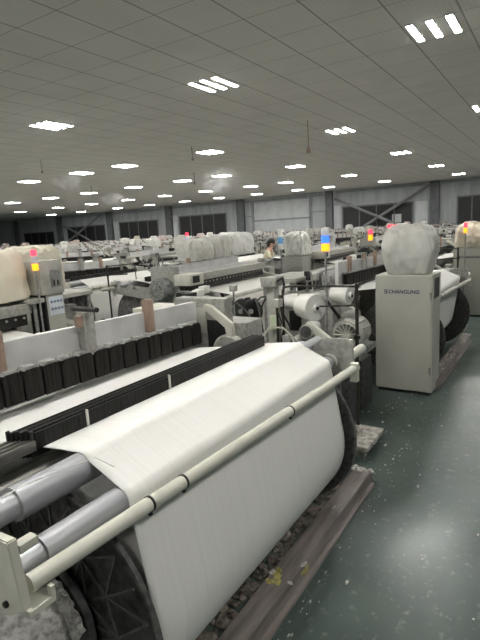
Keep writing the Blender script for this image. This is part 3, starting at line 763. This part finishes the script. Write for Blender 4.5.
cover((6.27 + PITCH, 1.53, 1.49), .44, .62, .52, 8.3, 'cream', 'cream cover on top of the second cabinet at the right picture edge', bulge=.12, folds=.02)
cover((2.76, 5.36, 1.49), 1.42, .52, .60, 1.7, 'cream', 'large crumpled cream cloth cover at the left picture edge', bulge=.03, top=.88, folds=.016)
cover((4.30, 6.35, 1.44), .80, .62, .64, 5.2, 'cream', 'pale cream sheet cover just right of the red and amber signal light', bulge=.04, top=.88, folds=.016)
ob = MB().box(4.02, 4.58, 6.12, 6.58, 0, 1.44, .02).build('feeder_cabinet', M['machine']); tag(ob, 'grey machine cabinet beneath the pale cream sheet cover near the red light', 'cabinet')
cv = [((7.62, 5.92), .62, .5, .40), ((8.28, 5.92), .60, .5, .46), ((9.05, 5.92), .95, .5, .48)]
for k, ((x, y), w, d, h) in enumerate(cv):
    cover((x, y, 1.605), w, d, h, 11 + k * 2.3, 'plastic' if k < 2 else 'white_cover', ['leftmost of three white plastic covers in a row above the long top beam', 'middle one of three white plastic covers above the long top beam', 'rightmost and widest of three white plastic covers above the long top beam'][k], 'white covers above the long top beam', bulge=.03, top=.85, folds=.014)
# covers of the far rows stand on their looms' feeder shelves and heald panels
rr = random.Random(21)
for (rn, i, x, y, rz) in placed:
    if (rn, i) in (('A', 0), ('B', 0), ('B', 1)): continue
    s = 1 if rz == 0 else -1
    mk = rr.choice(['white_cover', 'white_cover', 'cream', 'plastic', 'pinkcover', 'white_cover'])
    q = rr.random()
    if (rn, i) == ('A', 2): mk, q = 'white_cover', .1
    if (rn, i) == ('A', 1): q = 1
    if q < .34:
        o = cover((x + s * -1.6, y + s * .64, 1.49), .78, .5, .36 + .16 * rr.random(), rr.random() * 30, mk,
              {('A', 2): 'pale rounded cover farther along, right of the blue and orange signal light'}.get((rn, i), 'pale sheet cover on a loom in the packed far rows'),
              None if (rn, i) in near_labels and rn == 'A' else 'covers of the far rows', rz=rz, bulge=.04, top=.82, folds=.02)

ob = MB().box(11.0, 11.5, 5.25, 5.75, 0, 1.42, .03).build('feeder_cabinet', M['dusty']); tag(ob, 'grey machine cabinet under the white cover right of the person', 'cabinet')
cover((11.25, 5.5, 1.42), .52, .52, .58, 4.4, 'white_cover', 'white cover on a grey cabinet, between the person and the mid-picture signal light', bulge=.03, top=.85, folds=.02)
cr = make_creel(None); tag(cr, 'dark pole stand on a lint-covered plate at the near loom\'s right end', 'creel stand')
index_kids()
c = copy_tree(cr); c.location = (6.72, 7.42, 0); c.rotation_euler = (0, 0, -PI / 2); tag(c, 'pole stand in front of the white beam at the left, behind the brown post', 'creel stand')
c = copy_tree(cr); c.location = (4.33 + PITCH, 1.53, 0); tag(c, 'dark pole stand between the second loom and the second cabinet', 'creel stand')
yarn_cone((4.31, 1.93, 1.362), (.40, .9, .03), .132, .115, .20, 'large white yarn cone seen end-on, hanging left of the dark pole')
yarn_cone((4.78, 1.76, 1.42), (.1, 1, .10), .105, .085, .19, 'white yarn cone seen from its side, right beside the dark pole')
yarn_cone((4.62, 2.28, 1.36), (-.5, 1, .1), .09, .06, .16, 'small slim white yarn cone left of the large end-on cone')
yarn_cone((4.1 + PITCH, 2.0, 1.36), (-.3, 1, .05), .12, .10, .17, 'white yarn cone on the stand of the second loom')

# control pillar at the right end of the cream-covered loom
px0, px1, py0, py1 = 3.50, 3.80, 5.0, 5.3; o_ = (3.65, 5.15, 0)
cp = empty('control_pillar', o_)
MB().box(px0 + .06, px1, py0, py1, 0, 1.52, .006).build('pillar_body', M['cabinet'], cp, o_)
hd = MB().box(px0, px1 + .01, py0 - .02, py1, 1.52, 1.92, .01).build('control_head', M['machine'], cp, o_)
MB().box(px0 + .13, px1 - .03, py0 - .026, py0 - .018, 1.60, 1.80).build('recess', M['grey'], hd, o_)
for k in (0, 1): MB().box(px0 + .165 + k * .05, px0 + .18 + k * .05, py0 - .036, py0 - .026, 1.62, 1.68).build('key_switch', M['black'], hd, o_)
st = MB().box(px0 + .085, px1 - .015, py0 - .004, py0 + .001, 1.27, 1.49).build('sticker_sheet', M['sticker'], cp, o_)
m = MB()
for a in range(4):
    for b in range(2): m.lathe([(.012, 0), (.018, 0), (.018, .003), (.012, .003), (.012, 0)], (px0 + .12 + a * .046, py0 - .007, 1.345 + b * .085), 'y', 12)
m.build('symbols', M['stickerink'], st, o_)
MB().box(px0 + .03, px0 + .058, py0, py1, .6, 1.52).build('cable_slot', M['black'], cp, o_)
tag(cp, 'grey control pillar with a pale sticker sheet of small round symbols', 'control pillar')

# signal lights
make_lamp_stack((3.44, 4.96, 0), 1.81, ['amber_on', 'clear', 'red_on'], 'lit red and amber signal light on a pole beside the sticker pillar', r=.034, head=.07)
make_lamp_stack((5.1, 2.15, 0), 1.85, ['amber_on', 'blue_on', 'clear'], 'blue and orange signal light mid picture, behind the top bar of the pole stand', r=.045, head=.075)
make_lamp_stack((9.6, 3.10, 0), 1.78, ['amber_on', 'red_on'], 'small red and orange signal light left of the big plastic cover', r=.045, head=.10)
make_lamp_stack((11.2, 1.62, 0), 1.80, ['amber_on', 'red_on'], 'orange and red signal light beside the second cabinet at the right edge', r=.035, head=.10)
make_lamp_stack((13.4, 10.7, 0), 1.80, ['blue_on', 'clear', 'red_on'], 'far pink and blue signal light left of the three white plastic covers', r=.06, head=.1)
for (x, y) in ((5.1, 2.15), (9.6, 3.10), (11.2, 1.62), (13.4, 10.7)): pass
# blue-banded canister near the person
cn = empty('canister', (11.6, 6.15, 1.55))
MB().lathe([(.05, 0), (.07, .02), (.07, .40), (.055, .46), (.03, .48)], (0, 0, 0), 'z', 22).build('canister_body', M['white_cover'], cn)
MB().lathe([(.06, 0), (.073, .002), (.073, .17), (.06, .172)], (0, 0, .16), 'z', 22).build('blue_band', M['bluepaint'], cn)
MB().tube((0, 0, -1.55), (0, 0, 0), .02, 10).build('canister_post', M['grey'], cn)
tag(cn, 'tall white canister with a blue band on a post, just right of the person', 'canister')

# red lit display board behind the big plastic cover
bd = MB().box(14.0, 14.06, 3.62, 4.02, 1.93, 2.03, .004).build('display_board', M['red_on']); tag(bd, 'thin red lit display strip above the big plastic cover', 'display')
MB().tube((14.03, 3.8, 0), (14.03, 3.8, 1.93), .02, 10).build('display_post', M['grey'], bd)

# floor beams
def floor_beam(x0, x1, label):
    o = empty('floor_beam', ((x0 + x1) / 2, 1.26, 0)); o_ = o.location
    MB().box(x0, x1, 1.205, 1.345, 0, .122, .008).build('beam_body', M['beam'], o, o_)
    MB().box(x0, x1 - .03, 1.172, 1.207, 0, .030, .004).build('foot_strip', M['beam'], o, o_)
    m = MB()
    q = random.Random(int(x0 * 10))
    for k in range(7 if x0 < 1 else 40):
        m.blob((x0 + (x1 - x0) * q.random(), 1.19 + .17 * q.random(), .125), .015 + .03 * q.random(), .008 + .012 * q.random(), .004, 1, .5, 9, k)
    for k in range(8): m.blob((x1 - .05 * q.random(), 1.2 + .15 * q.random(), .10 + .03 * q.random()), .03, .03, .02, 2, .6, 9, k)
    m.build('lint_fluff', M['lint'], o, o_)
    tag(o, label, 'floor beam'); return o
fb = floor_beam(-.3, 3.72, 'scuffed brown floor beam below the nearest yarn beam, with yellow paint marks')
m = MB()
for k in range(11):
    q = random.Random(k); x = 2.13 + .16 * q.random(); y = 1.245 + .065 * q.random(); m.box(x, x + .02 + .02 * q.random(), y, y + .02 + .02 * q.random(), .120, .1235)
for k in range(4):
    q = random.Random(k + 40); x = 2.36 + .10 * q.random(); m.box(x, x + .04, 1.2035, 1.206, .04 + .04 * q.random(), .085)
m.build('paint_mark', M['yellow'], fb, fb.location)
floor_beam(6.3, 3.72 + PITCH, 'lint-covered floor beam under the second loom\'s yarn beam')
# lint on the floor
q = random.Random(5); m = MB()
for k in range(70):
    x = 1.6 + 7 * q.random() ** 1.3; y = 1.1 - 1.5 * q.random() ** 1.6; s_ = .004 + .009 * q.random() ** 3
    m.blob((x, y, .005), s_ * (1 + q.random()), s_, s_ * .5, 1, .5, 9, k)
for k in range(150):
    x = 1.5 + 8 * q.random(); y = 1.14 - .16 * q.random() ** 2; s_ = .002 + .005 * q.random() ** 2; m.blob((x, y, .004), s_ * (1 + 2 * q.random()), s_, s_ * .6, 1, .5, 9, k)
for k in range(110):
    x = 3.75 + 2.4 * q.random(); y = 1.15 + .9 * q.random(); s_ = .004 + .012 * q.random() ** 3; m.blob((x, y, .006), s_ * (1 + q.random()), s_, s_ * .5, 1, .5, 9, k)
o = m.build('floor_lint', M['lint']); tag(o, 'white lint flecks scattered over the green floor and along the beams', 'lint', None, 'stuff')
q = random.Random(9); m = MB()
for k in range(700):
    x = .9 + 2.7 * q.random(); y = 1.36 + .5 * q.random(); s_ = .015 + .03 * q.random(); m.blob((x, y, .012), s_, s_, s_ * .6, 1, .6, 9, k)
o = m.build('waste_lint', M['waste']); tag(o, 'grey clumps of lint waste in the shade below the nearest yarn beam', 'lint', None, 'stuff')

# ------------------------------------------------------------------ humidifier nozzles and mist
def nozzle(x, y, L, label, mist=None):
    o = empty('mist_nozzle', (x, y, CZ))
    MB().tube((0, 0, -L), (0, 0, 0), .022, 10).build('drop_pipe', M['grey'], o)
    MB().lathe([(.02, 0), (.06, .02), (.06, .08), (.02, .12)], (0, 0, -L - .02), 'z', 14).build('nozzle_head', M['grey'], o)
    tag(o, label, 'mist nozzle')
def mist(name_label, a, b, ra, rb, seed, mk='mist'):
    ra, rb = ra * 2.2, rb * 1.7
    t = MB(); a, b = Vector(a), Vector(b); N = 5
    m = MB(); pts = [a.lerp(b, k / 10) for k in range(11)]
    bm = bmesh.new(); bmesh.ops.create_icosphere(bm, subdivisions=3, radius=1)
    d = b - a; L = d.length; qd = Vector((1, 0, 0)).rotation_difference(d)
    for v in bm.verts:
        u = (v.co.x + 1) / 2; rad = ra + (rb - ra) * u
        w = 1 + .35 * noise.noise(v.co * 1.8 + Vector((seed, 0, 0)))
        p = Vector((v.co.x * L / 1.6, v.co.y * rad * w, v.co.z * rad * .75 * w)); v.co = qd @ p
    m.merge(bm); o = m.build('mist_plume', M[mk]); o.location = (a + b) / 2
    tag(o, name_label, 'mist', None, 'stuff')
nozzle(15.6, 21.0, .62, 'drop pipe of a mist nozzle under the ceiling at the upper left')
mist('thin white mist plume drifting right from the upper left drop pipe', (15.6, 21.0, 5.2), (17.6, 20.4, 4.75), .08, .55, 1)
nozzle(26.0, 29.5, .7, 'mist nozzle pipe behind the first plume at the left')
mist('bright mist plume below the ceiling left of the far braces', (26, 29.5, 5.1), (28.4, 28.4, 4.9), .1, .7, 2)
nozzle(18.6, 14.2, .6, 'mist nozzle pipe left of the middle ceiling light with bright haze')
mist('soft mist patch around the ceiling light in the upper middle', (19.0, 14.4, 4.75), (21.9, 13.6, 4.5), .3, .60, 3, 'haze')
nozzle(26.5, 20.2, .75, 'mist nozzle pipe over the middle of the far wall')
mist('faint mist plume drifting right in the middle distance', (26.5, 20.2, 5.1), (28.2, 18.5, 4.9), .1, .75, 4)
rd = MB().tube((17.6, 8.0, 4.9), (17.6, 8.0, CZ), .014, 8).lathe([(.02, 0), (.08, .03), (.08, .14), (.02, .2)], (17.6, 8.0, 4.78), 'z', 14).build('hanging_pull_cord', M['brown']); tag(rd, 'thin reddish cord with a small weight hanging from the ceiling, right of centre', 'cord')
hp = MB().tube((5.35, 8.32, 5.2), (5.35, 8.32, CZ), .03, 10).tube((5.35, 8.32, 5.14), (5.35, 8.32, 5.2), .05, 12).build('drop_pipe', M['grey']); tag(hp, 'dark drop pipe from the ceiling at the left picture edge', 'pipe')

# ------------------------------------------------------------------ person
def skin_mesh(verts, edges, radii, levels=2, rootv=0):
    me = bpy.data.meshes.new('skin'); me.from_pydata(verts, edges, [])
    o = bpy.data.objects.new('skin_tmp', me); COL.objects.link(o)
    s = o.modifiers.new('s', 'SKIN'); s.use_smooth_shade = True
    for i, r in enumerate(radii):
        d = me.skin_vertices[0].data[i]; d.radius = r if isinstance(r, tuple) else (r, r); d.use_root = (i == rootv)
    sub = o.modifiers.new('u', 'SUBSURF'); sub.levels = levels; sub.render_levels = levels
    bpy.context.view_layer.update()
    out = bpy.data.meshes.new_from_object(o.evaluated_get(bpy.context.evaluated_depsgraph_get()))
    bpy.data.objects.remove(o); return out
def person(loc, rz):
    V = []; E = []; Rr = []
    def v(p, r, par=None):
        V.append(p); Rr.append(r)
        if par is not None: E.append((par, len(V) - 1))
        return len(V) - 1
    pel = v((0, 0, .88), (.15, .12)); wst = v((.03, 0, 1.02), (.13, .10), pel); ch = v((.10, 0, 1.20), (.15, .11), wst); up = v((.14, 0, 1.32), (.13, .09), ch)
    nk = v((.18, 0, 1.41), .048, up); hd = v((.22, 0, 1.50), .085, nk); v((.215, 0, 1.58), .085, hd)
    for s in (1, -1):
        h = v((0, s * .09, .82), .095, pel); k = v((.03, s * .10, .46), .062, h); a = v((-.01, s * .10, .09), .042, k); v((.13, s * .11, .035), .036, a)
        sh = v((.13, s * .17, 1.30), .055, up); el = v((.22, s * .21, 1.08), .042, sh); wr = v((.42, s * .13, 1.06), .028, el); pm = v((.49, s * .12, 1.055), .032, wr)
        for f in range(4): 
            b1 = v((.54, s * (.12 + (f - 1.5) * .02), 1.05), .010, pm); b2 = v((.575 - .006 * abs(f - 1.5), s * (.12 + (f - 1.5) * .021), 1.035), .009, b1); v((.585, s * (.12 + (f - 1.5) * .021), 1.01), .008, b2)
        t1 = v((.50, s * .075, 1.05), .010, wr); v((.54, s * .07, 1.03), .009, t1)
    me = skin_mesh(V, E, Rr)
    o = bpy.data.objects.new('person', me); COL.objects.link(o); me.materials.append(M['skin'])
    o.location = loc; o.rotation_euler = (0, 0, rz); o.scale = (1.1, 1.1, 1.1)
    m = MB(); m.blob((.205, 0, 1.575), .105, .10, .095, 3, .12, 6, 2); m.blob((.13, 0, 1.52), .06, .085, .10, 3, .12, 6, 4)
    m.build('hair', M['hair'], o)
    cl = skin_mesh([(0, 0, .84), (.03, 0, 1.0), (.10, 0, 1.2), (.14, 0, 1.335), (.13, .17, 1.31), (.20, .205, 1.12), (.13, -.17, 1.31), (.20, -.205, 1.12)], [(0,1),(1,2),(2,3),(3,4),(4,5),(3,6),(6,7)], [(.175,.145),(.15,.125),(.17,.13),(.13,.10),.072,.062,.072,.062])
    c = bpy.data.objects.new('top', cl); COL.objects.link(c); cl.materials.append(M['vest']); c.parent = o
    tr = skin_mesh([(0, 0, .90), (0, .09, .80), (.03, .10, .46), (-.01, .10, .10), (0, -.09, .80), (.03, -.10, .46), (-.01, -.10, .10)], [(0,1),(1,2),(2,3),(0,4),(4,5),(5,6)], [(.165,.135),.115,.082,.068,.115,.082,.068])
    c = bpy.data.objects.new('trousers', tr); COL.objects.link(c); tr.materials.append(M['trouser']); c.parent = o
    m = MB()
    for s in (1, -1): m.blob((.298, s * .032, 1.525), .010, .014, .007, 2, 0)
    m.build('eyes', M['hair'], o)
    m = MB(); m.blob((.315, 0, 1.50), .018, .014, .022, 2, 0); 
    for s in (1, -1): m.blob((.215, s * .092, 1.51), .02, .012, .03, 2, 0)
    m.build('nose_and_ears', M['skin'], o)
    MB().blob((.302, 0, 1.462), .006, .022, .006, 2, 0).build('mouth', M['brown'], o)
    tag(o, 'person with dark hair and cream top bending over a far loom', 'person')
person((12.9, 7.40, 0), -1.25)

# ------------------------------------------------------------------ world, camera, view
w = bpy.data.worlds.new('hall'); S.world = w; w.use_nodes = True
w.node_tree.nodes['Background'].inputs[0].default_value = (.5, .5, .5, 1); w.node_tree.nodes['Background'].inputs[1].default_value = .02
cd = bpy.data.cameras.new('camera'); co = bpy.data.objects.new('camera', cd); COL.objects.link(co)
cd.sensor_fit = 'VERTICAL'; cd.sensor_height = 36; cd.lens = 491 * 36 / 640; cd.clip_start = .05; cd.clip_end = 300
back = -CF.normalized(); right = CX.normalized(); up = back.cross(right).normalized(); right = up.cross(back)
co.matrix_world = Matrix(((right.x, up.x, back.x, 0), (right.y, up.y, back.y, 0), (right.z, up.z, back.z, 2.15), (0, 0, 0, 1)))
S.camera = co
S.view_settings.view_transform = 'Standard'; S.view_settings.look = 'None'; S.view_settings.gamma = 1; S.view_settings.use_curve_mapping = False
S.view_settings.exposure = 1.32
S.cycles.use_denoising = True
S.cycles.max_bounces = 8; S.cycles.diffuse_bounces = 4; S.cycles.glossy_bounces = 3; S.cycles.transparent_max_bounces = 12; S.cycles.volume_bounces = 1
S.cycles.sample_clamp_indirect = 6
